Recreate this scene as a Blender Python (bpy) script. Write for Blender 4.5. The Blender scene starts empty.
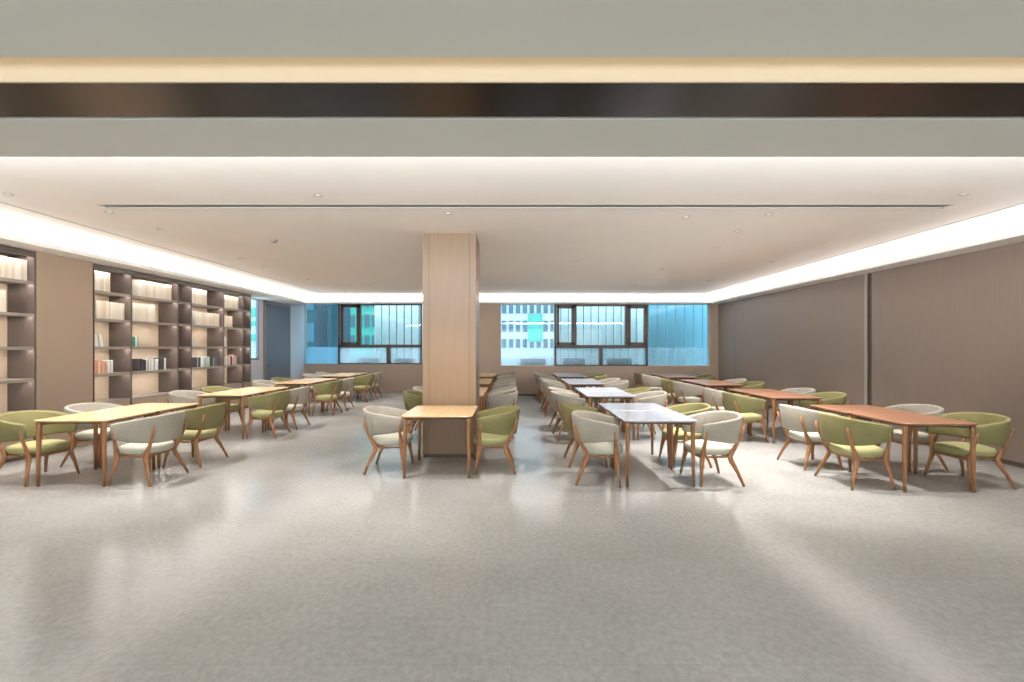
import bpy, bmesh, math, random
from mathutils import Vector
random.seed(7)
SC = bpy.context.scene
COL = SC.collection
PI = math.pi

# ------------------------------------------------------------------ camera constants
F, VX, VY, H = 483.6, 512.0, 346.5, 1.58
XR, XL, XLB = 6.64, -6.815, -7.30        # right wall face, bookcase face, wall behind the bookcases
YB, YBL = 15.55, 17.0                    # window wall (main part) and its deeper bay
XSTEP = -2.15
ZC, ZLIP, ZLIPT = 3.19, 2.945, 3.01      # ceiling, underside and top of the cove ledge

# ------------------------------------------------------------------ materials
def srgb(r, g, b):
    f = lambda c: (c / 255 / 12.92) if c / 255 <= 0.04045 else ((c / 255 + 0.055) / 1.055) ** 2.4
    return (f(r), f(g), f(b), 1.0)

def new_mat(name):
    m = bpy.data.materials.new(name)
    m.use_nodes = True
    nt = m.node_tree
    return m, nt, nt.nodes['Principled BSDF']

def tex(nt, kind, scale=5.0, detail=3.0, mapping=(1, 1, 1), **kw):
    tc = nt.nodes.new('ShaderNodeTexCoord')
    mp = nt.nodes.new('ShaderNodeMapping')
    mp.inputs['Scale'].default_value = mapping
    nt.links.new(tc.outputs['Object'], mp.inputs['Vector'])
    t = nt.nodes.new(kind)
    if 'Scale' in t.inputs: t.inputs['Scale'].default_value = scale
    if 'Detail' in t.inputs: t.inputs['Detail'].default_value = detail
    nt.links.new(mp.outputs['Vector'], t.inputs['Vector'])
    return t

def ramp(nt, fac, stops):
    r = nt.nodes.new('ShaderNodeValToRGB')
    el = r.color_ramp.elements
    while len(el) < len(stops): el.new(0.5)
    for e, (p, c) in zip(el, stops):
        e.position = p; e.color = c
    nt.links.new(fac, r.inputs['Fac'])
    return r

def mul(c, k): return (c[0] * k, c[1] * k, c[2] * k, 1.0)

def noise_mat(name, col, rough=0.6, var=0.06, scale=6, mapping=(1, 1, 1), detail=3, bump=0.0, bscale=None, spec=0.5, metal=0.0):
    m, nt, b = new_mat(name)
    n = tex(nt, 'ShaderNodeTexNoise', scale, detail, mapping)
    r = ramp(nt, n.outputs['Fac'], [(0.3, mul(col, 1 - var)), (0.7, mul(col, 1 + var))])
    nt.links.new(r.outputs['Color'], b.inputs['Base Color'])
    b.inputs['Roughness'].default_value = rough
    b.inputs['Specular IOR Level'].default_value = spec
    b.inputs['Metallic'].default_value = metal
    if bump:
        nb = tex(nt, 'ShaderNodeTexNoise', bscale or scale * 8, 2, mapping)
        bp = nt.nodes.new('ShaderNodeBump')
        bp.inputs['Strength'].default_value = bump
        bp.inputs['Distance'].default_value = 0.01
        nt.links.new(nb.outputs['Fac'], bp.inputs['Height'])
        nt.links.new(bp.outputs['Normal'], b.inputs['Normal'])
    return m

def wood_mat(name, dark, light, rough=0.35, mapping=(1, 12, 12), scale=3.0):
    m, nt, b = new_mat(name)
    n = tex(nt, 'ShaderNodeTexNoise', scale, 6, mapping)
    n.inputs['Distortion'].default_value = 0.6
    r = ramp(nt, n.outputs['Fac'], [(0.3, dark), (0.7, light)])
    nt.links.new(r.outputs['Color'], b.inputs['Base Color'])
    b.inputs['Roughness'].default_value = rough
    return m

def emit_mat(name, col, strength):
    m = bpy.data.materials.new(name); m.use_nodes = True
    nt = m.node_tree; nt.nodes.clear()
    e = nt.nodes.new('ShaderNodeEmission'); o = nt.nodes.new('ShaderNodeOutputMaterial')
    e.inputs['Color'].default_value = col; e.inputs['Strength'].default_value = strength
    nt.links.new(e.outputs[0], o.inputs[0])
    return m

def glass_mat(name, tint):
    m = bpy.data.materials.new(name); m.use_nodes = True
    nt = m.node_tree; nt.nodes.clear()
    t = nt.nodes.new('ShaderNodeBsdfTransparent'); t.inputs['Color'].default_value = tint
    g = nt.nodes.new('ShaderNodeBsdfGlossy'); g.inputs['Roughness'].default_value = 0.02
    fr = nt.nodes.new('ShaderNodeFresnel'); fr.inputs['IOR'].default_value = 1.5
    mx = nt.nodes.new('ShaderNodeMixShader'); o = nt.nodes.new('ShaderNodeOutputMaterial')
    ge = nt.nodes.new('ShaderNodeNewGeometry'); sb = nt.nodes.new('ShaderNodeMath'); sb.operation = 'SUBTRACT'
    sb.inputs[0].default_value = 1.0; nt.links.new(ge.outputs['Backfacing'], sb.inputs[1])   # reflect on the outer faces only
    ml = nt.nodes.new('ShaderNodeMath'); ml.operation = 'MULTIPLY'
    nt.links.new(fr.outputs[0], ml.inputs[0]); nt.links.new(sb.outputs[0], ml.inputs[1])
    nt.links.new(ml.outputs[0], mx.inputs[0]); nt.links.new(t.outputs[0], mx.inputs[1])
    nt.links.new(g.outputs[0], mx.inputs[2]); nt.links.new(mx.outputs[0], o.inputs[0])
    return m

def frosted_mat(name, tint):
    m = bpy.data.materials.new(name); m.use_nodes = True
    nt = m.node_tree; nt.nodes.clear()
    t = nt.nodes.new('ShaderNodeBsdfRefraction'); t.inputs['Color'].default_value = tint
    t.inputs['Roughness'].default_value = 0.24; t.inputs['IOR'].default_value = 1.12
    d = nt.nodes.new('ShaderNodeBsdfTranslucent'); d.inputs['Color'].default_value = tint
    mx = nt.nodes.new('ShaderNodeMixShader'); mx.inputs[0].default_value = 0.25
    o = nt.nodes.new('ShaderNodeOutputMaterial')
    nt.links.new(t.outputs[0], mx.inputs[1]); nt.links.new(d.outputs[0], mx.inputs[2])
    nt.links.new(mx.outputs[0], o.inputs[0])
    return m

def floor_mat():
    m, nt, b = new_mat('vinyl_floor')
    n1 = tex(nt, 'ShaderNodeTexNoise', 26, 9, (1.0, 0.8, 1.0)); n1.inputs['Roughness'].default_value = 0.75
    n2 = tex(nt, 'ShaderNodeTexNoise', 1.3, 3)
    r1 = ramp(nt, n1.outputs['Fac'], [(0.34, srgb(139, 138, 135)), (0.66, srgb(163, 161, 157))])
    r2 = ramp(nt, n2.outputs['Fac'], [(0.3, (0.90, 0.90, 0.90, 1)), (0.7, (1.06, 1.06, 1.06, 1))])
    mx = nt.nodes.new('ShaderNodeMix'); mx.data_type = 'RGBA'; mx.blend_type = 'MULTIPLY'
    mx.inputs[0].default_value = 1.0
    nt.links.new(r1.outputs['Color'], mx.inputs[6]); nt.links.new(r2.outputs['Color'], mx.inputs[7])
    # sheet joints
    br = tex(nt, 'ShaderNodeTexBrick', 1.0)
    br.offset = 0.5
    br.inputs['Brick Width'].default_value = 2.4; br.inputs['Row Height'].default_value = 1.2
    br.inputs['Mortar Size'].default_value = 0.004; br.inputs['Mortar Smooth'].default_value = 0.3
    br.inputs['Color1'].default_value = (1, 1, 1, 1); br.inputs['Color2'].default_value = (0.98, 0.98, 0.985, 1)
    br.inputs['Mortar'].default_value = (0.91, 0.91, 0.91, 1)
    mx2 = nt.nodes.new('ShaderNodeMix'); mx2.data_type = 'RGBA'; mx2.blend_type = 'MULTIPLY'
    mx2.inputs[0].default_value = 1.0
    nt.links.new(mx.outputs[2], mx2.inputs[6]); nt.links.new(br.outputs['Color'], mx2.inputs[7])
    nt.links.new(mx2.outputs[2], b.inputs['Base Color'])
    rr = ramp(nt, n1.outputs['Fac'], [(0.3, (0.15, 0.15, 0.15, 1)), (0.7, (0.21, 0.21, 0.21, 1))])
    nt.links.new(rr.outputs['Color'], b.inputs['Roughness'])
    b.inputs['Specular IOR Level'].default_value = 0.22
    return m

M = {}
M['floor'] = floor_mat()
M['ceiling'] = noise_mat('ceiling_paint', srgb(238, 230, 221), 0.9, 0.01, 2)
M['soffit'] = noise_mat('soffit_paint', srgb(232, 230, 222), 0.85, 0.015, 2)
M['cream'] = noise_mat('cream_paint', srgb(246, 225, 194), 0.8, 0.01, 2)
M['bronze'] = noise_mat('dark_bronze_metal', srgb(42, 39, 40), 0.24, 0.05, 3, spec=0.5, metal=0.85)
M['cove'] = noise_mat('white_cove_paint', srgb(240, 238, 234), 0.85, 0.01, 2)
M['panel'] = noise_mat('taupe_wall_panel', srgb(170, 148, 128), 0.5, 0.012, 3, (14, 14, 0.6))
M['rpanel'] = noise_mat('brown_veneer_panel', srgb(138, 121, 109), 0.45, 0.05, 4, (14, 14, 0.5))
M['backwall'] = noise_mat('beige_brown_wall', srgb(178, 156, 138), 0.6, 0.02, 3)
M['wood_column'] = noise_mat('column_veneer', srgb(132, 106, 80), 0.4, 0.05, 3, (16, 16, 0.5))
M['groove'] = noise_mat('dark_groove', srgb(84, 70, 60), 0.6, 0.05, 4)
M['lightedge'] = noise_mat('panel_edge', srgb(170, 156, 144), 0.5, 0.02, 4)
M['slate'] = noise_mat('slate_blue_panel', srgb(104, 110, 122), 0.4, 0.03, 2)
M['slatewall'] = noise_mat('pale_blue_wall', srgb(214, 208, 210), 0.6, 0.02, 2)
M['shelfdark'] = noise_mat('dark_brown_board', srgb(92, 80, 74), 0.38, 0.06, 4, (10, 10, 1))
M['shelfedge'] = noise_mat('grey_taupe_board', srgb(158, 146, 134), 0.4, 0.04, 4, (6, 1, 6))
M['shelfback'] = noise_mat('beige_back_board', srgb(208, 188, 164), 0.55, 0.03, 3, (6, 6, 1))
M['frame'] = noise_mat('dark_window_frame', srgb(78, 62, 56), 0.4, 0.05, 5)
M['glass'] = glass_mat('window_glass', (0.86, 0.95, 0.97, 1))
M['fillglass'] = glass_mat('warm_fill_glass', (0.96, 0.93, 0.885, 1))  # warm tint offsets the blue sky fill from the added glazing
M['bglass'] = glass_mat('blue_window_glass', (0.62, 0.82, 0.88, 1))
M['frosted'] = frosted_mat('frosted_film', (0.86, 0.95, 0.98, 1))
M['bfrosted'] = frosted_mat('blue_frosted_film', (0.50, 0.74, 0.86, 1))
M['oak'] = wood_mat('oak_leg', srgb(128, 86, 54), srgb(157, 110, 70), 0.38, (12, 12, 1.2))
M['darkwood'] = wood_mat('dark_underframe_wood', srgb(84, 60, 44), srgb(104, 76, 56), 0.5, (2, 2, 6))
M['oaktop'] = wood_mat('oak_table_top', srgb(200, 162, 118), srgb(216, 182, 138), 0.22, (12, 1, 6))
M['brownshadetop'] = wood_mat('shaded_brown_table_top', srgb(142, 98, 73), srgb(166, 118, 89), 0.28, (12, 1, 6))  # brown copy of the table wood, toned darker for the shaded row
M['sheentop'] = wood_mat('window_sheen_table_top', srgb(184, 180, 186), srgb(200, 196, 202), 0.16, (12, 1, 6))  # same table wood, window reflection put into a greyed colour
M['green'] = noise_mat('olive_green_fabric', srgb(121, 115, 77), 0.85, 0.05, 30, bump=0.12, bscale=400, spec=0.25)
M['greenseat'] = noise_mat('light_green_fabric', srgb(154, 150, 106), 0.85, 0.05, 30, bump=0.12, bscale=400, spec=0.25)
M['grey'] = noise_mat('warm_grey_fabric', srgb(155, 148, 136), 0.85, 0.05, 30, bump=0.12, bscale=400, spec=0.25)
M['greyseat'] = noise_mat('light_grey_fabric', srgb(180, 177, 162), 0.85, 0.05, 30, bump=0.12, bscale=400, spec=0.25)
M['metaldark'] = noise_mat('dark_metal', srgb(60, 56, 54), 0.4, 0.05, 5, metal=0.6)
M['led'] = emit_mat('led_strip_light', (1.0, 0.95, 0.89, 1), 58.0)
M['lamp'] = emit_mat('downlight_lamp', (1.0, 0.94, 0.85, 1), 0.9)
M['slotgrey'] = noise_mat('grey_diffuser_metal', srgb(158, 152, 146), 0.6, 0.02, 4)
M['white'] = noise_mat('white_plastic', srgb(222, 218, 212), 0.5, 0.01, 4)
M['greyplastic'] = noise_mat('grey_plastic', srgb(150, 142, 134), 0.5, 0.02, 4)
M['pages'] = noise_mat('book_pages', srgb(236, 228, 210), 0.8, 0.03, 40)
M['fin'] = noise_mat('pale_teal_fin', srgb(214, 228, 230), 0.45, 0.03, 2)
M['bluefin'] = noise_mat('blue_teal_fin', srgb(104, 164, 182), 0.45, 0.03, 2)
M['bwhite'] = noise_mat('white_facade', srgb(168, 174, 176), 0.7, 0.08, 1.2)
M['bdark'] = noise_mat('blue_grey_facade', srgb(62, 84, 94), 0.6, 0.10, 1.2)
M['bblue'] = noise_mat('deep_blue_facade', srgb(44, 70, 76), 0.6, 0.10, 1.2)
M['bteal'] = noise_mat('teal_cladding', srgb(62, 148, 132), 0.5, 0.15, 1.0)
M['bglz'] = noise_mat('far_glazing', srgb(66, 92, 104), 0.5, 0.15, 0.8)
M['darkbox'] = noise_mat('dark_grey_metal', srgb(58, 58, 64), 0.5, 0.05, 3)
M['darkgreen'] = noise_mat('tree_leaves', srgb(96, 150, 118), 0.7, 0.3, 6)
M['trunk'] = noise_mat('tree_bark', srgb(96, 80, 66), 0.8, 0.1, 8)
M['ground'] = noise_mat('pale_paving', srgb(150, 158, 162), 0.8, 0.05, 1)

# ------------------------------------------------------------------ mesh helpers
def link(name, bm, mats, parent=None, smooth=False, loc=(0, 0, 0), rotz=0.0):
    me = bpy.data.meshes.new(name)
    bmesh.ops.recalc_face_normals(bm, faces=bm.faces)
    bm.to_mesh(me); bm.free()
    for m in (mats if isinstance(mats, (list, tuple)) else [mats]): me.materials.append(m)
    if smooth:
        for p in me.polygons: p.use_smooth = True
    o = bpy.data.objects.new(name, me); COL.objects.link(o)
    o.location = loc; o.rotation_euler = (0, 0, rotz)
    if parent: o.parent = parent
    return o

def box(bm, x0, x1, y0, y1, z0, z1, bev=0.0, mi=0):
    vs = [bm.verts.new((x, y, z)) for x in (x0, x1) for y in (y0, y1) for z in (z0, z1)]
    fs = []
    for idx in ((0, 1, 3, 2), (4, 6, 7, 5), (0, 4, 5, 1), (2, 3, 7, 6), (0, 2, 6, 4), (1, 5, 7, 3)):
        f = bm.faces.new([vs[i] for i in idx]); f.material_index = mi; fs.append(f)
    if bev:
        es = list({e for f in fs for e in f.edges})
        bmesh.ops.bevel(bm, geom=es, offset=bev, segments=2, profile=0.5, affect='EDGES')
    return fs

def loft(bm, rings, cap=True, closed=True):
    n = len(rings[0]); vr = [[bm.verts.new(p) for p in r] for r in rings]
    for a, b in zip(vr, vr[1:]):
        for i in range(n if closed else n - 1):
            j = (i + 1) % n
            bm.faces.new((a[i], a[j], b[j], b[i]))
    if cap:
        bm.faces.new(vr[0][::-1]); bm.faces.new(vr[-1])
    return vr

def tube(bm, pts, radii, n=8, squash=1.0):
    """tapered tube through pts"""
    P = [Vector(p) for p in pts]; rings = []
    for i, p in enumerate(P):
        d = (P[min(i + 1, len(P) - 1)] - P[max(i - 1, 0)]).normalized()
        u = d.cross(Vector((0, 1, 0)))
        if u.length < 1e-3: u = d.cross(Vector((1, 0, 0)))
        u.normalize(); v = d.cross(u).normalized()
        r = radii[i] if isinstance(radii, (list, tuple)) else radii
        ru, rv = (r if isinstance(r, tuple) else (r, r * squash))
        rings.append([p + u * ru * math.cos(2 * PI * k / n) + v * rv * math.sin(2 * PI * k / n) for k in range(n)])
    loft(bm, rings)

def disc_cyl(bm, x, y, z0, z1, r, n=20):
    loft(bm, [[(x + r * math.cos(2 * PI * k / n), y + r * math.sin(2 * PI * k / n), z) for k in range(n)] for z in (z0, z1)])

def rrect(hx, hy, r, z, n=5):
    pts = []
    for cx, cy, a0 in ((hx - r, hy - r, 0), (-hx + r, hy - r, 90), (-hx + r, -hy + r, 180), (hx - r, -hy + r, 270)):
        for k in range(n + 1):
            a = math.radians(a0 + 90 * k / n)
            pts.append((cx + r * math.cos(a), cy + r * math.sin(a), z))
    return pts

def struct(name, bm, mat, parent=None, label=None):
    o = link(name, bm, mat, parent)
    if parent is None:
        o['kind'] = 'structure'
        if label: o['label'] = label
    return o

def sbox(name, mat, *c, bev=0.0, parent=None, label=None):
    bm = bmesh.new(); box(bm, *c, bev=bev)
    return struct(name, bm, mat, parent, label)

def empty(name, loc=(0, 0, 0), rotz=0.0, label=None, cat=None, group=None, kind=None):
    o = bpy.data.objects.new(name, None); COL.objects.link(o)
    o.empty_display_size = 0.1
    o.location = loc; o.rotation_euler = (0, 0, rotz)
    tag(o, label, cat, group, kind)
    return o

def tag(o, label=None, cat=None, group=None, kind=None):
    if label: o['label'] = label
    if cat: o['category'] = cat
    if group: o['group'] = group
    if kind: o['kind'] = kind
    return o

def part(name, parent, mat, *c, bev=0.0):
    bm = bmesh.new(); box(bm, *c, bev=bev)
    return link(name, bm, mat, parent)

def copy_tree(o, parent=None):
    c = o.copy(); COL.objects.link(c)
    if parent: c.parent = parent
    for ch in list(o.children): copy_tree(ch, c)
    return c

# ------------------------------------------------------------------ room shell
YF = -4.6
sbox('floor', M['floor'], -7.6, 7.0, YF - 0.2, YBL + 0.2, -0.1, 0.0, label='grey mottled polished sheet floor')
# main ceiling, with the slot of the linear air diffuser cut out
SX0, SX1, SY0, SY1 = -4.72, 5.02, 5.50, 5.62
bm = bmesh.new()
for c in ((-7.6, 7.0, 2.3, SY0), (-7.6, 7.0, SY1, YB + 0.2), (-7.6, XSTEP + 0.2, YB + 0.2, YBL + 0.2), (-7.6, SX0, SY0, SY1), (SX1, 7.0, SY0, SY1)):
    box(bm, *c, ZC, ZC + 0.12)
struct('ceiling', bm, M['ceiling'], label='white main ceiling')
bm = bmesh.new()                                     # slot interior
box(bm, SX0, SX1, SY0, SY1, ZC + 0.035, ZC + 0.12)
struct('trim_1', bm, M['slotgrey'], label='recessed back of the ceiling slot')
v = empty('air_diffuser', (0, 0, ZC), label='long thin linear air diffuser slot across the ceiling', cat='air vent')
bm = bmesh.new()
box(bm, SX0, SX1, SY0 - 0.010, SY0 + 0.006, -0.0015, 0.02); box(bm, SX0, SX1, SY1 - 0.006, SY1 + 0.010, -0.0015, 0.09)
link('diffuser_frame', bm, M['slotgrey'], v)
bm = bmesh.new()
for k in range(2):
    y = SY0 + 0.035 + 0.05 * k
    box(bm, SX0, SX1, y - 0.004, y + 0.004, 0.012, 0.035)
link('diffuser_slat', bm, M['slotgrey'], v)

# hairline joint in the ceiling along both coves
for s, x in ((1, -5.70), (2, 5.74)):
    sbox('trim_%d' % (s + 1), M['greyplastic'], x - 0.006, x + 0.006, 3.3, YB - 0.9, ZC - 0.004, ZC + 0.001, label='hairline ceiling joint beside the cove')

# cove ledges (lit troughs) along both sides and the window wall
def ledge(name, x0, x1, y0, y1, lipside, label):
    bm = bmesh.new()
    box(bm, x0, x1, y0, y1, ZLIP, ZLIP + 0.03)
    if lipside == '+x': box(bm, x1 - 0.03, x1, y0, y1, ZLIP + 0.03, ZLIPT)
    if lipside == '-x': box(bm, x0, x0 + 0.03, y0, y1, ZLIP + 0.03, ZLIPT)
    if lipside == '-y': box(bm, x0, x1, y0, y0 + 0.03, ZLIP + 0.03, ZLIPT)
    struct(name, bm, M['cove'], label=label)
ledge('trim_4', -7.30, -6.43, 2.6, YB - 0.4, '+x', 'white cove ledge above the bookcases')
ledge('trim_5', 6.25, 6.70, 2.6, YB - 0.4, '-x', 'white cove ledge above the brown panelled wall')
ledge('trim_6', -7.30, 6.70, YB - 0.4, YB, '-y', 'white cove ledge above the windows')

# entrance-side beam: soffit, dark bronze strip, cream lit face, front ceiling
YS1, YS0, YM0 = 3.11, 2.60, 2.24
ZB = 2.80
sbox('ceiling_soffit', M['soffit'], -7.6, 7.0, YS0, YS1, ZB, ZB + 0.07, label='grey soffit between the dark strip and the main ceiling')
sbox('trim_7', M['bronze'], -7.6, 7.0, YM0, YS0 - 0.035, ZB, ZB + 0.04, label='dark glossy bronze strip across the ceiling')
sbox('trim_8', M['greyplastic'], -7.6, 7.0, YS0 - 0.035, YS0, ZB + 0.012, ZB + 0.05, label='thin grey shadow gap beside the bronze strip')
sbox('trim_9', M['cream'], -7.6, 7.0, YM0 - 0.012, YM0, ZB, ZC + 0.1, label='cream lit upstand of the ceiling slot')
sbox('ceiling_front', M['soffit'], -7.6, 7.0, YF, YM0 - 0.11, 2.853, 2.93, label='grey lower ceiling over the entrance side')
sbox('trim_24', M['soffit'], -7.6, 7.0, YM0 - 0.42, YM0 - 0.40, 2.93, ZC + 0.1, label='closed back of the light slot')
sbox('trim_10', M['soffit'], -7.6, 7.0, YM0 - 0.4, YM0 + 0.05, ZC + 0.0, ZC + 0.1, label='closed top of the light slot')

# walls
SWY0, SWY1, SWZ0, SWZ1 = 13.32, 13.93, 1.20, 2.90
bm = bmesh.new()
box(bm, XLB - 0.06, XLB, YF, SWY0, 0, ZC); box(bm, XLB - 0.06, XLB, SWY1, YBL + 0.2, 0, ZC)
box(bm, XLB - 0.06, XLB, SWY0, SWY1, 0, SWZ0); box(bm, XLB - 0.06, XLB, SWY0, SWY1, SWZ1, ZC)
struct('wall_left', bm, M['slatewall'], label='pale wall behind and beyond the bookcases')
sbox('wall_right', M['groove'], XR + 0.05, 7.0, YF, YB, 0, ZC, label='wall behind the brown veneer panels')
for k, (a, b) in enumerate(((-4.5, 2.98), (3.0, 8.93), (9.035, 14.44), (14.455, YB))):
    sbox('trim_%d' % (11 + k), M['rpanel'], XR, XR + 0.05, a, b, 0.06, ZLIP, bev=0.003, label='brown veneer wall panel')
sbox('trim_15', M['lightedge'], XR - 0.012, XR + 0.05, 9.035, 9.10, 0.06, ZLIP, label='lighter edge strip at the joint of the brown panels')
sbox('trim_23', M['groove'], XR + 0.014, XR + 0.05, 8.925, 9.036, 0.06, ZLIP, label='dark shadow joint between the brown wall panels')
sbox('baseboard_right', M['groove'], XR - 0.006, XR + 0.05, YF, YB, 0, 0.06, label='dark baseboard under the brown panels')
# cove wall faces above the ledges, white
sbox('trim_16', M['cove'], XR - 0.02, XR + 0.05, 2.6, YB, ZLIP + 0.03, ZC, label='white wall inside the cove')
sbox('trim_17', M['cove'], -7.30, -6.86, 2.6, YB, ZLIP + 0.03, ZC, label='white wall inside the cove over the bookcases')
sbox('trim_18', M['cove'], -7.30, 6.7, YB - 0.02, YB + 0.2, ZLIP + 0.03, ZC, label='white wall inside the cove over the windows')

# left: taupe panels between and before the bookcases
sbox('trim_19', M['panel'], XL - 0.40, XL, 6.935, 7.865, 0.0, ZLIP, bev=0.004, label='plain taupe panel between two bookcases')
sbox('trim_20', M['panel'], XL - 0.40, XL, YF, 5.60, 0.0, ZLIP, bev=0.004, label='taupe wall panel before the bookcases')

# ------------------------------------------------------------------ window walls
def px_x(x, D): return (x - VX) / F * D
def px_z(y, D): return H + (VY - y) / F * D

def wall_with_hole(name, x0, x1, y, t, hx0, hx1, hz0, hz1, ztop, mat, label):
    bm = bmesh.new()
    box(bm, x0, hx0, y, y + t, 0, ztop); box(bm, hx1, x1, y, y + t, 0, ztop)
    box(bm, hx0, hx1, y, y + t, 0, hz0)
    if hz1 < ztop: box(bm, hx0, hx1, y, y + t, hz1, ztop)
    struct(name, bm, mat, label=label)
RX0, RX1 = px_x(500.5, YB), px_x(709.6, YB)
LX0, LX1 = px_x(304.5, YBL), -2.9
ZS, ZSL = 0.955, 0.96
wall_with_hole('wall_back', XSTEP, XR + 0.05, YB, 0.2, RX0, RX1, ZS, ZLIP - 0.01, ZLIP, M['backwall'], 'beige brown wall under the long window')
wall_with_hole('wall_back_bay', -7.35, XSTEP, YBL, 0.2, LX0, LX1, ZSL, 3.1, ZC, M['backwall'], 'beige brown wall of the deeper window bay')
sbox('wall_step', M['backwall'], XSTEP, XSTEP + 0.2, YB + 0.2, YBL + 0.2, 0, ZC, label='short return wall between the two window walls')
sbox('baseboard_back', M['groove'], XSTEP, XR - 0.01, YB - 0.012, YB, 0, 0.05, label='dark baseboard under the long window')
sbox('ceiling_bay', M['ceiling'], -7.35, XSTEP, YB + 0.01, YBL + 0.2, 3.12, ZC, label='ceiling of the deeper window bay')

def make_window(name, label, D, y, xs_fixed, unit, sill, top, frost_y, fixed_glass, fixed_frost):
    """fixed panes at xs_fixed (pixel columns read off the photograph), one framed unit with casements"""
    w = empty(name, (0, y, 0), kind='structure', label=label)
    X = lambda p: px_x(p, D)
    zt = px_z(frost_y, D)
    ft = 0.07
    for (a, b) in xs_fixed:
        a, b = X(a), X(b)
        part('pane', w, fixed_glass, a, b, 0.06, 0.07, zt, top)
        part('frosted_pane', w, fixed_frost, a, b, 0.055, 0.075, sill, zt)
        bm = bmesh.new()
        box(bm, a, b, 0.05, 0.08, sill, sill + 0.02); box(bm, a, a + 0.018, 0.05, 0.08, sill, top)
        box(bm, b - 0.018, b, 0.05, 0.08, sill, top)
        link('window_bead', bm, M['slatewall'], w)
    u0, u1, mull, sashes, lower = unit
    u0, u1 = X(u0), X(u1)
    bm = bmesh.new()
    tz0, tz1 = zt - 0.02, zt + 0.085
    box(bm, u0, u1, 0.0, 0.12, tz0, tz1); box(bm, u0, u1, 0.0, 0.12, sill, sill + 0.035)
    box(bm, u0, u1, 0.0, 0.12, top - 0.06, top)
    box(bm, u0, u0 + 0.055, 0.0, 0.12, sill, top); box(bm, u1 - 0.055, u1, 0.0, 0.12, sill, top)
    for a, b in mull: box(bm, X(a), X(b), 0.0, 0.12, tz1, top)
    for a, b in lower: box(bm, X(a), X(b), 0.0, 0.12, sill, tz0)
    link('window_frame', bm, M['frame'], w)
    for a, b in sashes:
        a, b = X(a), X(b); bm = bmesh.new(); t = 0.085
        z0, z1 = tz1, top - 0.05
        box(bm, a, b, -0.03, 0.05, z0, z0 + t); box(bm, a, b, -0.03, 0.05, z1 - t, z1)
        box(bm, a, a + t, -0.03, 0.05, z0, z1); box(bm, b - t, b, -0.03, 0.05, z0, z1)
        s = link('casement_sash', bm, M['frame'], w)
        part('handle', s, M['metaldark'], b - 0.055, b - 0.03, -0.05, -0.03, (z0 + z1) / 2 - 0.06, (z0 + z1) / 2 + 0.06, bev=0.004)
    part('pane', w, M['glass'], u0 + 0.05, u1 - 0.05, 0.06, 0.07, tz1, top - 0.05)
    part('frosted_pane', w, M['frosted'], u0 + 0.05, u1 - 0.05, 0.055, 0.075, sill + 0.03, tz0)
    return w
make_window('window_1', 'long dark framed window with casements and blue fixed panes', YB + 0.05, YB,
            [(500.5, 554.5), (647.6, 709.6)],
            (554.5, 647.5, [(573, 576.5), (625, 629)], [(556.5, 574), (627.5, 646)], [(599, 602.4)]),
            ZS, ZLIP - 0.01, 347.6, M['glass'], M['frosted'])
make_window('window_2', 'dark framed window in the deeper bay with one casement', YBL + 0.05, YBL,
            [(304.5, 338.3)],
            (338.5, 422, [(358, 361)], [(341.5, 359.5)], [(387, 390.5)]),
            ZSL, 3.09, 347.0, M['bglass'], M['bfrosted'])

# side wall beyond the bookcases: narrow window, post, slate door
ws = empty('window_3', (XLB, 0, 0), kind='structure', label='narrow tall blue side window beside the bookcases')
part('pane', ws, M['glass'], -0.045, -0.035, SWY0, SWY1, SWZ0, SWZ1)
bm = bmesh.new()
box(bm, -0.055, 0.01, SWY0, SWY0 + 0.05, SWZ0, SWZ1); box(bm, -0.055, 0.01, SWY1 - 0.05, SWY1, SWZ0, SWZ1)
box(bm, -0.055, 0.01, SWY0, SWY1, SWZ0, SWZ0 + 0.05)
link('window_frame', bm, M['slate'], ws)
dr = empty('door_1', (XLB, 0, 0), kind='structure', label='tall flush slate grey door leaf in the side wall')
part('door_leaf', dr, M['slate'], 0.0, 0.035, 14.25, 15.78, 0.01, 2.86, bev=0.004)
bm = bmesh.new()
box(bm, 0.0, 0.05, 14.19, 14.25, 0, 2.93); box(bm, 0.0, 0.05, 15.78, 15.84, 0, 2.93); box(bm, 0.0, 0.05, 14.19, 15.84, 2.86, 2.93)
link('door_frame', bm, M['greyplastic'], dr)
bm = bmesh.new(); tube(bm, [(0.035, 14.38, 1.02), (0.08, 14.38, 1.02), (0.08, 14.52, 1.02)], 0.010)
link('handle', bm, M['metaldark'], dr)

# entrance side behind the camera: unseen glazing added to let sky light fill in
sbox('wall_front', M['panel'], -7.6, -6.6, YF - 0.15, YF, 0, 2.93, label='pier beside the added entrance glazing')
wf = empty('fill_window', (0, YF, 0), kind='structure', label='unseen glazing added behind the viewer to let in fill light')
part('pane', wf, M['fillglass'], -6.6, 6.69, -0.08, -0.07, 0.08, 2.85)
bm = bmesh.new()
box(bm, -6.6, 6.69, -0.12, -0.02, 0, 0.08)
for k in range(8):
    x = -6.6 + 13.24 * k / 7
    box(bm, x, x + 0.06, -0.12, -0.02, 0.08, 2.853)
link('window_frame', bm, M['frame'], wf)

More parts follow.
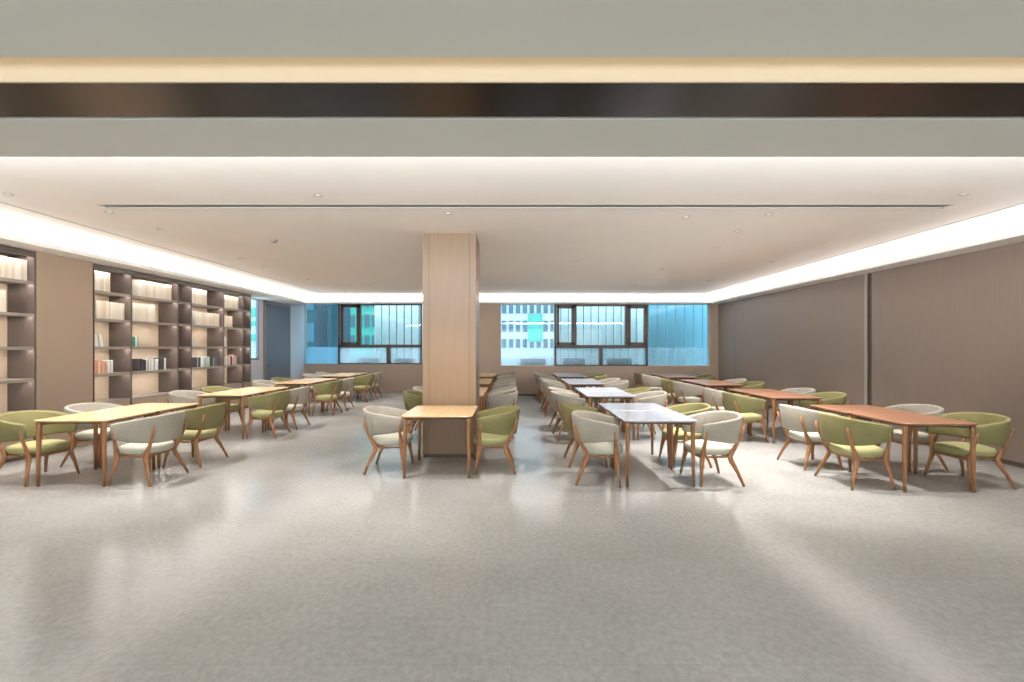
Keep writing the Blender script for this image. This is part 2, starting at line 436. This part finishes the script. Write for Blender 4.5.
# ------------------------------------------------------------------ column
CX0, CX1, CY0, CY1 = -1.27, -0.512, 6.88, 7.62
bm = bmesh.new(); box(bm, CX0, CX1, CY0, CY1, 0.05, ZC)
struct('column', bm, M['wood_column'], label='square wood veneer clad column')
bm = bmesh.new(); box(bm, CX0 + 0.01, CX1 - 0.01, CY0 + 0.008, CY1 - 0.008, 0, 0.05)
struct('baseboard_column', bm, M['groove'], label='dark recessed foot of the column')
for k, x in enumerate((CX0 + 0.085, CX1 - 0.095)):
    sbox('trim_%d' % (21 + k), M['groove'], x, x + 0.005, CY0 - 0.0015, CY0, 0.05, ZC, label='fine vertical veneer joint on the column')

# ------------------------------------------------------------------ bookcases
BD = 0.40; SH = (2.506, 2.045, 1.578, 1.125, 0.655)     # shelf tops
def make_bookcase(y0, y1, label):
    b = empty('bookcase', (XL, y0, 0), label=label, cat='bookcase', group='built-in bookcase bays along the wall')
    w = y1 - y0; t = 0.018; top = ZLIP - 0.01
    part('side_panel', b, M['shelfdark'], -BD, 0, 0, t, 0, top)
    part('side_panel', b, M['shelfdark'], -BD, 0, w - t, w, 0, top)
    part('back_panel', b, M['shelfback'] if w > 0.6 else M['shelfdark'], -BD, -BD + 0.012, t, w - t, 0, top)
    part('top_panel', b, M['shelfdark'], -BD + 0.012, 0, t, w - t, top - 0.06, top)
    part('front_lip', b, M['shelfdark'], -0.022, -0.002, t, w - t, top - 0.082, top - 0.06)
    part('light_strip', b, M['led'], -0.075, -0.055, t + 0.02, w - t - 0.01, top - 0.063, top - 0.059)
    for k, z in enumerate(SH):
        s = part('shelf', b, M['shelfedge'], -BD + 0.012, -0.004, t, w - t, z - 0.034, z, bev=0.002)
        if k < 4:
            part('light_strip', s, M['led'], -0.075, -0.055, t + 0.02, w - t - 0.01, z - 0.037, z - 0.033)
            part('front_lip', s, M['shelfedge'], -0.022, -0.004, t, w - t, z - 0.046, z - 0.034)
    c = part('base_cabinet', b, M['shelfdark'], -BD + 0.012, -0.03, t, w - t, 0.0, SH[-1] - 0.034)
    n = 2 if w > 1.0 else 1
    for k in range(n):
        a0 = t + (w - 2 * t) * k / n; a1 = t + (w - 2 * t) * (k + 1) / n
        part('door', c, M['panel'], -0.03, -0.008, a0 + 0.003, a1 - 0.003, 0.06, SH[-1] - 0.038, bev=0.002)
    return b
BAYS = [(5.62, 6.92, 'built-in dark brown bookcase bay before the plain taupe panel'),
        (7.88, 8.66, 'built-in dark brown bookcase bay just after the plain taupe panel'),
        (8.66, 9.87, 'wide dark brown bookcase bay, second after the plain taupe panel'),
        (9.87, 10.28, 'narrow empty dark bookcase bay between two wide bays'),
        (10.28, 11.44, 'wide dark brown bookcase bay after the narrow empty bay'),
        (11.44, 12.25, 'dark brown bookcase bay with red books, last but one in the run'),
        (12.25, 12.63, 'narrow empty dark bookcase bay at the end beside the side window')]
for a, b, l in BAYS: make_bookcase(a, b, l)

# ------------------------------------------------------------------ books
def book_mesh(cover):
    """cover boards and spine around an inset page block; spine faces +X, stands on z=0, unit size"""
    bm = bmesh.new()
    box(bm, -1, 0, 0, 0.10, 0, 1); box(bm, -1, 0, 0.90, 1.0, 0, 1)
    box(bm, -0.05, 0.0, 0.10, 0.90, 0, 1)
    box(bm, -0.96, -0.05, 0.10, 0.90, 0.02, 0.965, mi=1)
    me = bpy.data.meshes.new('book'); bm.to_mesh(me); bm.free()
    me.materials.append(cover); me.materials.append(M['pages'])
    return me
BC = {k: noise_mat('cover_' + k, c, 0.55, 0.03, 3, spec=0.4) for k, c in {
    'cream': srgb(240, 228, 210), 'ivory': srgb(246, 238, 224), 'sand': srgb(230, 212, 188), 'white': srgb(238, 238, 234),
    'grey': srgb(168, 170, 170), 'black': srgb(48, 46, 50), 'charcoal': srgb(84, 80, 82), 'teal': srgb(70, 158, 140),
    'red': srgb(170, 52, 48), 'peach': srgb(216, 158, 126), 'blue': srgb(96, 132, 158), 'pink': srgb(216, 176, 168)}.items()}
BM = {k: book_mesh(m) for k, m in BC.items()}
SHELFWORD = ['top', 'second', 'third', 'fourth']
BAYWORD = {0: 'bookcase before the taupe panel', 1: 'bay after the taupe panel', 2: 'second bay after the taupe panel',
           4: 'wide bay after the narrow one', 5: 'last wide bay'}
def put_book(x, y, z, th, h, d, c, lean, label, group):
    o = bpy.data.objects.new('book', BM[c]); COL.objects.link(o)
    o.scale = (d, th, h); o.location = (x, y, z + 0.0005); o.rotation_euler = (lean, 0, 0)
    tag(o, label, 'book', group)
    return o
def book_row(bay, shelf, ya, yb, kind, h, colours=None, lean=0.0, d=0.20, xf=-0.09):
    z = SH[shelf]; y = ya; k = 0; yb = min(yb, BAYS[bay][1] - 0.025)
    grp = 'books on the %s shelf of the %s' % (SHELFWORD[shelf], BAYWORD[bay])
    seen = {}
    while True:
        if kind == 'set': th, hh, c = random.uniform(0.036, 0.046), h, random.choice(['cream', 'ivory', 'cream', 'sand'])
        else:
            c = colours[k % len(colours)]; th = random.uniform(0.020, 0.036); hh = h * random.uniform(0.86, 1.0)
        if y + th * (1 if not lean else 1.15) > yb: break
        if kind == 'set':
            lab = 'cream spined book in the uniform set, %s shelf, %s' % (SHELFWORD[shelf], BAYWORD[bay])
        else:
            lab = '%s book standing on the %s shelf, %s' % (c, SHELFWORD[shelf], BAYWORD[bay])
        put_book(XL + xf + random.uniform(-0.008, 0.006) * (kind != 'set'), y + h * math.sin(lean), z,
                 th, hh, d * random.uniform(0.9, 1.0), c, lean, lab, grp + ', ' + ('cream' if kind == 'set' else c))
        y += th / max(0.5, math.cos(lean)) + 0.002; k += 1
YB_ = lambda p: (abs(XL) + 0.09) * F / (VX - p)      # pixel column of a spine -> Y
book_row(0, 0, 5.80, YB_(30), 'set', 0.30)
book_row(0, 1, 5.66, YB_(6), 'set', 0.30)
book_row(1, 0, 7.92, YB_(111), 'set', 0.33)
book_row(1, 1, YB_(96), YB_(127), 'set', 0.30)
book_row(1, 2, YB_(93.8), YB_(102), 'mix', 0.22, ['white', 'ivory', 'grey', 'white'], lean=0.16)
book_row(1, 3, 7.92, YB_(108), 'mix', 0.22, ['peach', 'peach', 'pink', 'peach', 'peach', 'white'])
book_row(1, 3, YB_(108.6), YB_(114.5), 'mix', 0.22, ['white', 'grey', 'white', 'charcoal', 'black'], lean=-0.0)
book_row(2, 0, YB_(140), YB_(174), 'set', 0.31)
book_row(2, 1, YB_(132.8), YB_(156), 'set', 0.33)
book_row(2, 2, 8.70, YB_(139), 'mix', 0.19, ['teal', 'teal', 'white', 'white'], lean=0.0)
book_row(2, 3, YB_(139), YB_(166), 'mix', 0.23, ['charcoal', 'black', 'black', 'charcoal', 'black', 'charcoal', 'white', 'grey', 'white', 'charcoal', 'white', 'white', 'grey', 'white', 'ivory', 'white'])
book_row(4, 0, 10.31, YB_(207.7), 'set', 0.33)
book_row(4, 1, YB_(196), YB_(221), 'set', 0.30)
book_row(4, 2, 10.33, YB_(196), 'mix', 0.22, ['white', 'white', 'grey', 'white'], lean=0.14)
book_row(4, 3, YB_(193.5), YB_(217), 'mix', 0.23, ['charcoal', 'black', 'charcoal', 'black', 'grey', 'charcoal', 'black', 'blue', 'white', 'white', 'grey', 'white', 'teal', 'white', 'teal', 'white', 'charcoal', 'white', 'teal'])
book_row(5, 0, 11.48, YB_(239), 'set', 0.31)
book_row(5, 1, 11.48, YB_(233), 'set', 0.28)
book_row(5, 2, 11.48, YB_(226.4), 'mix', 0.25, ['ivory', 'white', 'white'])
book_row(5, 3, 11.48, YB_(236.5), 'mix', 0.25, ['charcoal', 'red', 'red', 'ivory', 'pink', 'white', 'red', 'white', 'pink', 'white', 'grey', 'white', 'white'])

# ------------------------------------------------------------------ tables
TW, TD, TH = 0.83, 0.85, 0.75
def table_proto(topmat):
    root = empty('table')
    bm = bmesh.new()
    hx, hy = TW / 2, TD / 2 - 0.006
    loft(bm, [rrect(hx - 0.03, hy - 0.03, 0.05, TH - 0.026), rrect(hx - 0.004, hy - 0.004, 0.06, TH - 0.016),
              rrect(hx, hy, 0.06, TH - 0.010), rrect(hx, hy, 0.06, TH - 0.003), rrect(hx - 0.003, hy - 0.003, 0.06, TH)])
    link('table_top', bm, topmat, root)
    bm = bmesh.new(); a = 0.15; z0, z1 = TH - 0.060, TH - 0.026
    for s in (-1, 1):
        box(bm, -hx + a, hx - a, s * (hy - a) - 0.011, s * (hy - a) + 0.011, z0, z1)
        box(bm, s * (hx - a) - 0.011, s * (hx - a) + 0.011, -hy + a, hy - a, z0, z1)
        for q in (-1, 1):                                 # corner braces reaching the leg heads
            bx, by = s * (hx - 0.055), q * (hy - 0.055)
            tube(bm, [(s * (hx - a), q * (hy - a), z1 - 0.02), (bx, by, z1 - 0.02)], 0.017, 6)
    link('underframe', bm, M['darkwood'], root)
    for sx in (-1, 1):
        for sy in (-1, 1):
            x, y = sx * (hx - 0.048), sy * (hy - 0.048)
            bm = bmesh.new()
            tube(bm, [(x, y, TH - 0.026), (x, y, TH - 0.10), (x + sx * 0.004, y + sy * 0.004, 0.3), (x + sx * 0.008, y + sy * 0.008, 0.0)],
                 [0.030, 0.025, 0.022, 0.017], 12)
            link('leg', bm, M['oak'], root, smooth=True)
    return root

# ------------------------------------------------------------------ armchairs
def chair_proto(fabric, seatfab):
    """faces +Y, origin on the floor below the seat centre"""
    root = empty('armchair')
    # wrap-round backrest band
    W, WF, YC, B, YFR, EXP = 0.318, 0.285, -0.03, 0.295, 0.185, 2.45
    path = []
    ns, na = 5, 26
    def arm(t): return WF + (W - WF) * math.sin(t * PI / 2), YFR + (YC - YFR) * t
    for k in range(ns):
        x, y = arm(k / ns); n = Vector((YFR - YC, (W - WF) * math.cos(k / ns * PI / 2) * 1.57)).normalized(); path.append((x, y, (n.x, n.y)))
    for k in range(na + 1):
        a = PI * k / na; c, s = math.cos(a), math.sin(a)
        x = W * math.copysign(abs(c) ** (2 / EXP), c); y = YC - B * abs(s) ** (2 / EXP)
        nx, ny = math.copysign(abs(c) ** (2 - 2 / EXP), c) / W, -abs(s) ** (2 - 2 / EXP) / B
        l = math.hypot(nx, ny); path.append((x, y, (nx / l, ny / l)))
    for k in range(ns - 1, -1, -1): path.append((-path[k][0], path[k][1], (-path[k][2][0], path[k][2][1])))
    L = [0.0]
    for a, b in zip(path, path[1:]): L.append(L[-1] + math.hypot(b[0] - a[0], b[1] - a[1]))
    rings = []
    npath = len(path)
    for i, (x, y, (nx, ny)) in enumerate(path):
        t = L[i] / L[-1]; s = math.sin(PI * t)             # 0 at arm ends, 1 at the back
        s2 = s ** 1.2
        zb = 0.525 - 0.060 * s2; zt = 0.700 + 0.098 * s2
        lean = 0.010 + 0.040 * s2
        th = 0.046
        e = min(L[i], L[-1] - L[i]) / 0.035
        if e < 1:                                           # rounded arm ends
            k = math.sqrt(max(0.0, 1 - (1 - e) ** 2)); k = 0.45 + 0.55 * k
            zm = (zb + zt) / 2; zb, zt = zm + (zb - zm) * (0.72 + 0.28 * k), zm + (zt - zm) * (0.72 + 0.28 * k); th *= k
        ring = []
        hz, r = (zt - zb), min(th * 0.45, 0.02)
        prof = [(0.0, r), (0.0, hz * 0.5), (0.0, hz - r), (-0.3 * r, hz - 0.3 * r), (-th / 2, hz + 0.003), (-th + 0.3 * r, hz - 0.3 * r),
                (-th, hz - r), (-th, hz * 0.5), (-th, r), (-th + 0.3 * r, 0.3 * r), (-th / 2, -0.002), (-0.3 * r, 0.3 * r)]
        for o, z in prof:
            off = o + lean * (z / hz) ** 1.0
            ring.append((x + nx * off, y + ny * off, zb + z))
        rings.append(ring)
    bm = bmesh.new(); loft(bm, rings)
    link('backrest', bm, fabric, root, smooth=True)
    # seat cushion
    def se(hx, hy, z, cy=-0.010, n=36, ex=2.5):
        out = []
        for k in range(n):
            a = 2 * PI * k / n; c, s = math.cos(a), math.sin(a)
            out.append((hx * math.copysign(abs(c) ** (2 / ex), c), cy + hy * math.copysign(abs(s) ** (2 / ex), s), z))
        return out
    bm = bmesh.new()
    loft(bm, [se(0.215, 0.215, 0.340), se(0.243, 0.236, 0.350), se(0.255, 0.246, 0.375), se(0.256, 0.247, 0.400), se(0.245, 0.237, 0.424),
              se(0.20, 0.195, 0.438), se(0.11, 0.11, 0.444), se(0.03, 0.03, 0.445)])
    link('seat', bm, seatfab, root, smooth=True)
    # seat frame rails
    bm = bmesh.new(); z0, z1 = 0.300, 0.342
    box(bm, -0.22, 0.22, 0.140, 0.170, z0, z1, bev=0.004); box(bm, -0.21, 0.21, -0.175, -0.145, z0, z1, bev=0.004)
    for s in (-1, 1): tube(bm, [(s * 0.216, -0.165, 0.321), (s * 0.232, 0.0, 0.321), (s * 0.224, 0.16, 0.321)], [(0.013, 0.021)] * 3, 4)
    link('seat_frame', bm, M['oak'], root)
    # legs: splayed foot, thick knee at the rail, post rising to the band
    for s in (-1, 1):
        bm = bmesh.new()
        tube(bm, [(s * 0.300, -0.292, 0.0), (s * 0.262, -0.238, 0.15), (s * 0.226, -0.180, 0.275), (s * 0.220, -0.168, 0.325),
                  (s * 0.232, -0.228, 0.44), (s * 0.252, -0.288, 0.58), (s * 0.258, -0.314, 0.68)],
             [(0.012, 0.014), (0.017, 0.020), (0.021, 0.030), (0.021, 0.031), (0.017, 0.023), (0.014, 0.018), (0.009, 0.012)], 10)
        link('leg', bm, M['oak'], root, smooth=True)
    for s in (-1, 1):
        bm = bmesh.new()
        tube(bm, [(s * 0.292, 0.200, 0.0), (s * 0.262, 0.182, 0.15), (s * 0.232, 0.162, 0.275), (s * 0.232, 0.158, 0.325),
                  (s * 0.262, 0.150, 0.45), (s * 0.292, 0.140, 0.56), (s * 0.304, 0.134, 0.625)],
             [(0.012, 0.014), (0.017, 0.020), (0.021, 0.030), (0.021, 0.031), (0.016, 0.022), (0.013, 0.017), (0.008, 0.011)], 10)
        link('leg', bm, M['oak'], root, smooth=True)
    return root

PROTO = {}
def place_table(kind, x, y, label, group):
    first = ('t', kind) not in PROTO
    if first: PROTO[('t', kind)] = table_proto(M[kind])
    o = PROTO[('t', kind)] if first else copy_tree(PROTO[('t', kind)])
    o.location = (x, y, 0); tag(o, label, 'table', group)
    return o
def place_chair(c, x, y, rz, label, group):
    first = ('c', c) not in PROTO
    if first: PROTO[('c', c)] = chair_proto(M[c], M[c + 'seat'])
    o = PROTO[('c', c)] if first else copy_tree(PROTO[('c', c)])
    o.location = (x, y, 0); o.rotation_euler = (0, 0, rz); tag(o, label, 'armchair', group)

PAIR = ['front', 'second', 'third', 'back']
#        x centre, row starts, table top tone, place words, side words (facing +X seat, facing -X seat)
ROWS = {
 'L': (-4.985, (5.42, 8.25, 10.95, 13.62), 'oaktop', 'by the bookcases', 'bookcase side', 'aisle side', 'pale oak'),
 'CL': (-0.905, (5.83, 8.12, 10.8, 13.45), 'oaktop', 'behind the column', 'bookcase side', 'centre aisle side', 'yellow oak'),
 'CR': (1.675, (5.41, 8.10, 10.80, 13.45), 'sheentop', 'of the sheen-toned row', 'column side', 'brown wall side', 'sheen-toned wood'),
 'R': (4.635, (5.20, 7.83, 10.45, 13.10), 'brownshadetop', 'by the brown wall', 'room side', 'wall side', 'shaded brown wood'),
}
G, E = 'green', 'grey'
CHAIRS = {   # per pair: (left near, left far, right near, right far)
 'L': ((G, E, E, G), (E, G, G, E), (E, G, G, E), (E, E, G, E)),
 'CL': ((E, None, G, None), (G, E, E, E), (E, E, E, E), (E, G, E, G)),
 'CR': ((E, G, E, G), (E, E, E, G), (E, E, E, E), (E, E, G, E)),
 'R': ((G, E, G, E), (G, E, G, E), (E, G, G, E), (E, G, G, E)),
}
rnd = random.Random(3)
DY = {'L': -0.09, 'CL': 0.0, 'CR': -0.09, 'R': 0.0}
TURN = {'CR': (-12, 0.035), 'L': (-8, -0.02), 'R': (3, 0.0)}
for key, (xc, ys, top, where, sl, sr, wood) in ROWS.items():
    for i, y0 in enumerate(ys):
        single = key == 'CL' and i == 0
        for j in range(1 if single else 2):
            yc = y0 + TD * (j + 0.5)
            if single: lab = 'square yellow oak table standing alone against the column'
            else: lab = 'square %s table, %s one of the %s pair %s' % (wood, ('nearer', 'farther')[j], PAIR[i], where)
            t = place_table(top, xc, yc, lab, 'square tables ' + where)
            if single: t.scale = (1.04, 1.24, 1.0); t.location.y = 6.285; yc = 6.25
            for side, c in ((-1, CHAIRS[key][i][j]), (1, CHAIRS[key][i][2 + j])):
                if not c: continue
                e = TW / 2 + 0.208
                x = xc + side * (e + rnd.uniform(-0.004, 0.018)); yy = yc + rnd.uniform(-0.015, 0.015) + DY[key]
                rz = (-PI / 2 if side < 0 else PI / 2) + math.radians(rnd.uniform(-3, 3))
                if i == 0 and j == 0 and side < 0 and key in TURN:
                    da, dx = TURN[key]; rz = -PI / 2 + math.radians(da); x += dx
                sd = sl if side < 0 else sr
                if single: lab = '%s armchair at the %s of the single table against the column' % (c, sd)
                else: lab = '%s armchair, %s, %s seat of %s table pair %s' % (c, sd, ('nearer', 'farther')[j], PAIR[i], where)
                place_chair(c, x, yy, rz, lab, 'wrap-back armchairs ' + where)

# ------------------------------------------------------------------ ceiling fittings
def cxy(px, py):
    D = (ZC - H) * F / (VY - py); return (px - VX) / F * D, D
def downlight(x, y, label):
    o = empty('downlight', (x, y, ZC), label=label, cat='ceiling light', group='small recessed ceiling downlights')
    bm = bmesh.new(); n = 20
    loft(bm, [[(r * math.cos(2 * PI * k / n), r * math.sin(2 * PI * k / n), z) for k in range(n)] for r, z in ((0.028, -0.002), (0.040, -0.006), (0.044, 0.0))], cap=False)
    link('trim_ring', bm, M['greyplastic'], o)
    bm = bmesh.new(); disc_cyl(bm, 0, 0, -0.0025, -0.0015, 0.029)
    link('lamp_lens', bm, M['lamp'], o)
DL = [(8, 194), (109, 212), (160, 229), (318, 195), (241, 258), (265, 266), (396, 260), (448, 213), (686, 217), (769, 214), (738, 231), (718, 247), (771, 262), (964, 194), (370, 285), (575, 261), (636, 285)]
for px, py in DL:
    x, y = cxy(px, py)
    downlight(x, y, 'small recessed downlight in the white ceiling')
x, y = cxy(274, 240)
sd = empty('smoke_detector', (x, y, ZC), label='round smoke detector on the white ceiling', cat='smoke detector')
bm = bmesh.new(); disc_cyl(bm, 0, 0, -0.012, 0, 0.055); link('mounting_base', bm, M['greyplastic'], sd)
bm = bmesh.new(); n = 20
loft(bm, [[(r * math.cos(2 * PI * k / n), r * math.sin(2 * PI * k / n), z) for k in range(n)] for r, z in ((0.045, -0.012), (0.045, -0.03), (0.03, -0.042))])
link('sensor_head', bm, M['greyplastic'], sd)

# ------------------------------------------------------------------ outside
OUT = YBL + 0.5
sbox('ground_outside', M['ground'], -40, 40, YB + 0.2, 80, -0.3, -0.2, label='pale paving outside')
def fins(name, x0, x1, y, step, width, ang, mat, label):
    bm = bmesh.new(); x = x0
    ca, sa = math.cos(ang), math.sin(ang)
    while x < x1:
        hw, ht = width / 2, 0.02
        p = [(x + ca * a - sa * b, y + sa * a + ca * b) for a, b in ((-hw, -ht), (hw, -ht), (hw, ht), (-hw, ht))]
        loft(bm, [[(q[0], q[1], z) for q in p] for z in (-0.2, 5.2)])
        x += step
    box(bm, x0 - 0.1, x1, y + 0.10, y + 0.14, 5.1, 5.2); box(bm, x0 - 0.1, x1, y + 0.10, y + 0.14, -0.2, -0.1)
    o = link(name, bm, mat); tag(o, label, 'louver screen')
    return o
D2 = YB + 1.1
fins('louver_screen', px_x(557, D2), px_x(644, D2), D2, 0.26, 0.235, 0.35, M['fin'], 'pale vertical louver blades outside the casement part of the long window')
fins('louver_screen', px_x(653, D2), px_x(712, D2) + 0.6, D2, 0.31, 0.255, -0.2, M['bluefin'], 'blue teal louver blades outside the end of the long window')
D3 = YBL + 1.1
fins('louver_screen', px_x(378, D3), px_x(436, D3), D3, 0.28, 0.23, 0.5, M['fin'], 'pale vertical louver blades outside the deeper bay window')
fins('louver_screen', px_x(320.5, D3), px_x(320.5, D3) + 0.1, D3 + 0.1, 1.0, 0.44, 0.0, M['darkbox'], 'single dark wide blade outside the blue pane of the bay')

def ac_unit(x0, x1, y, z0, z1, label):
    o = empty('air_conditioner', ((x0 + x1) / 2, y, z0), label=label, cat='air conditioner', group='outdoor units behind the frosted panes')
    w, h = (x1 - x0) / 2, z1 - z0
    part('casing', o, M['darkbox'], -w, w, 0, 0.32, 0, h, bev=0.015)
    bm = bmesh.new(); n = 20
    loft(bm, [[(r * math.cos(2 * PI * k / n), yy, h / 2 + r * math.sin(2 * PI * k / n)) for k in range(n)] for r, yy in ((h * 0.40, 0.0), (h * 0.40, -0.015), (h * 0.33, -0.015), (h * 0.33, 0.0))], cap=False)
    link('fan_guard', bm, M['slate'], o)
    st = bmesh.new()
    for s in (-1, 1): box(st, s * w * 0.8 - 0.03, s * w * 0.8 + 0.03, 0.05, 0.27, -z0 - 0.2, 0)
    link('stand', st, M['darkbox'], o)
for (a, b, l), D in zip([(520, 546, 'dark unit behind the frosted fixed pane nearest the column'), (563, 585, 'dark unit behind the first frosted casement pane of the long window'),
                    (608, 632, 'dark unit behind the second frosted casement pane of the long window')], [YB] * 3):
    DD = D + 0.22; ac_unit(px_x(a, DD), px_x(b, DD), DD, 0.8, px_z(358.5, DD), l)
for a, b, l in [(358, 377, 'dark unit behind the first frosted pane of the bay window'), (394, 413, 'dark unit behind the second frosted pane of the bay window')]:
    DD = YBL + 0.22; ac_unit(px_x(a, DD), px_x(b, DD), DD, 0.8, px_z(358.5, DD), l)

def building(name, x0, x1, y0, y1, z1, wall, label, panels, rows, cols):
    b = empty(name, ((x0 + x1) / 2, y0, -0.2), label=label, cat='building')
    w = (x1 - x0) / 2
    part('facade', b, wall, -w, w, 0, y1 - y0, 0, z1)
    for (a, c, z0, zz, m) in panels: part('cladding_panel', b, m, a, c, -0.08, 0.02, z0, zz)
    if rows:
        for r in range(rows):
            bm = bmesh.new()
            for c in range(cols):
                xx = -w + (c + 0.5) * 2 * w / cols; zz = (r + 0.5) * z1 / rows
                box(bm, xx - 0.32 * w / cols * 2, xx + 0.32 * w / cols * 2, -0.05, 0.02, zz - 0.3 * z1 / rows, zz + 0.3 * z1 / rows)
            link('window_band', bm, M['bglz'], b)
    return b
DB = 34
building('office_block', px_x(480, DB), px_x(556, DB), DB, DB + 8, 9, M['bwhite'], 'white office block with a teal facade panel outside the long window',
         [(px_x(528, DB) - (px_x(480, DB) + px_x(556, DB)) / 2, px_x(542.5, DB) - (px_x(480, DB) + px_x(556, DB)) / 2, px_z(339, DB), px_z(311, DB), M['bteal'])], 7, 11)
building('office_block', px_x(558, DB), px_x(740, DB), DB + 3, DB + 12, 12, M['bdark'], 'long blue grey block behind the louver blades', [], 6, 18)
building('office_block', px_x(334, DB), px_x(378, DB), DB, DB + 8, 10, M['bteal'], 'teal clad block seen through the bay window', [], 7, 6)
building('office_block', px_x(380, DB) + 0.1, px_x(470, DB), DB + 2, DB + 8, 12, M['bdark'], 'blue grey block beyond the louver blades of the bay window', [], 6, 9)
building('office_block', px_x(262, 25), px_x(331, 25), 25, 28, 10, M['bblue'], 'deep blue block seen through the blue pane of the bay', [], 6, 5)
X0, X1 = px_x(190, 40), px_x(261, 40); XM = (X0 + X1) / 2
building('office_block', X0, X1, 40, 46, 9, M['bwhite'], 'white block with teal bands seen through the narrow side window',
         [(X0 - XM, X1 - XM, px_z(b, 40) + 0.2, px_z(a, 40) + 0.2, M['bteal']) for a, b in ((308, 317), (321, 326), (334, 341))], 0, 0)

# ------------------------------------------------------------------ lights
def area(name, loc, rot, sx, sy, power, col=(1, 1, 1)):
    l = bpy.data.lights.new(name, 'AREA'); l.shape = 'RECTANGLE'; l.size = sx; l.size_y = sy
    l.energy = power; l.color = col
    o = bpy.data.objects.new(name, l); COL.objects.link(o); o.location = loc; o.rotation_euler = rot
    return o
def spot(name, loc, power, angle, blend=0.5, col=(1, 0.965, 0.93), rad=0.035):
    l = bpy.data.lights.new(name, 'SPOT'); l.energy = power; l.spot_size = math.radians(angle); l.spot_blend = blend
    l.color = col; l.shadow_soft_size = rad
    o = bpy.data.objects.new(name, l); COL.objects.link(o); o.location = loc
    return o
COVE = (0.97, 0.975, 1.0)
LY0, LY1 = 3.3, YB - 0.45
area('cove_light', (-6.64, (LY0 + LY1) / 2, ZLIP + 0.045), (PI, 0, 0), 0.06, LY1 - LY0, 320, COVE)
area('cove_light', (6.44, (LY0 + LY1) / 2, ZLIP + 0.045), (PI, 0, 0), 0.06, LY1 - LY0, 320, COVE)
area('cove_light', (-0.2, YB - 0.2, ZLIP + 0.045), (PI, 0, 0), 12.6, 0.06, 290, COVE)
area('cove_light', (-0.3, YS1 - 0.12, ZB + 0.13), (math.radians(118), 0, 0), 13.5, 0.06, 420, (0.86, 0.93, 1.0))
area('slot_light', (-0.3, YM0 - 0.05, ZC - 0.02), (0, 0, 0), 14, 0.05, 16, (1, 0.95, 0.88))
for px, py in DL:
    x, y = cxy(px, py)
    spot('downlight_and_fill_beam', (x, y, ZC - 0.03), 480 if abs(x - 3.1) < 0.3 else 270, 70 if abs(x - 3.1) < 0.3 else 84, 0.7)
for x, y in ((-4.9, 11.6), (-4.9, 14.2), (1.7, 9.0), (1.7, 11.7), (3.1, 10), (4.8, 7.5), (4.8, 11.8)):
    downlight(x, y, 'small recessed downlight in the white ceiling'); spot('downlight_and_fill_beam', (x, y, ZC - 0.03), 270, 84, 0.7)
for x in (-4.5, -1.5, 1.5, 4.5):
    for y in (-3.0, -0.6, 1.2):
        spot('downlight_and_fill_beam', (x, y, 2.84), 56, 130, 0.8, (0.97, 0.98, 1.0))  # unseen fill spots added to brighten the near zone, no fittings there

w = bpy.data.worlds.new('sky'); SC.world = w; w.use_nodes = True
bg = w.node_tree.nodes['Background']
bg.inputs['Color'].default_value = (0.74, 0.885, 1.0, 1); bg.inputs['Strength'].default_value = 5.4

# ------------------------------------------------------------------ camera and view
cam = bpy.data.cameras.new('camera'); co = bpy.data.objects.new('camera', cam); COL.objects.link(co)
cam.sensor_width = 36.0; cam.lens = F / 1024 * 36.0
cam.shift_y = (VY - 341.0) / 1024.0
cam.clip_start = 0.05; cam.clip_end = 300
co.location = (0, 0, H); co.rotation_euler = (PI / 2, 0, 0)
SC.camera = co
SC.view_settings.view_transform = 'Standard'; SC.view_settings.look = 'None'
SC.view_settings.gamma = 1.0; SC.view_settings.use_curve_mapping = False
SC.view_settings.exposure = 0.0
SC.cycles.use_denoising = True
SC.cycles.max_bounces = 8; SC.cycles.diffuse_bounces = 5; SC.cycles.transparent_max_bounces = 12
SC.cycles.sample_clamp_indirect = 6.0
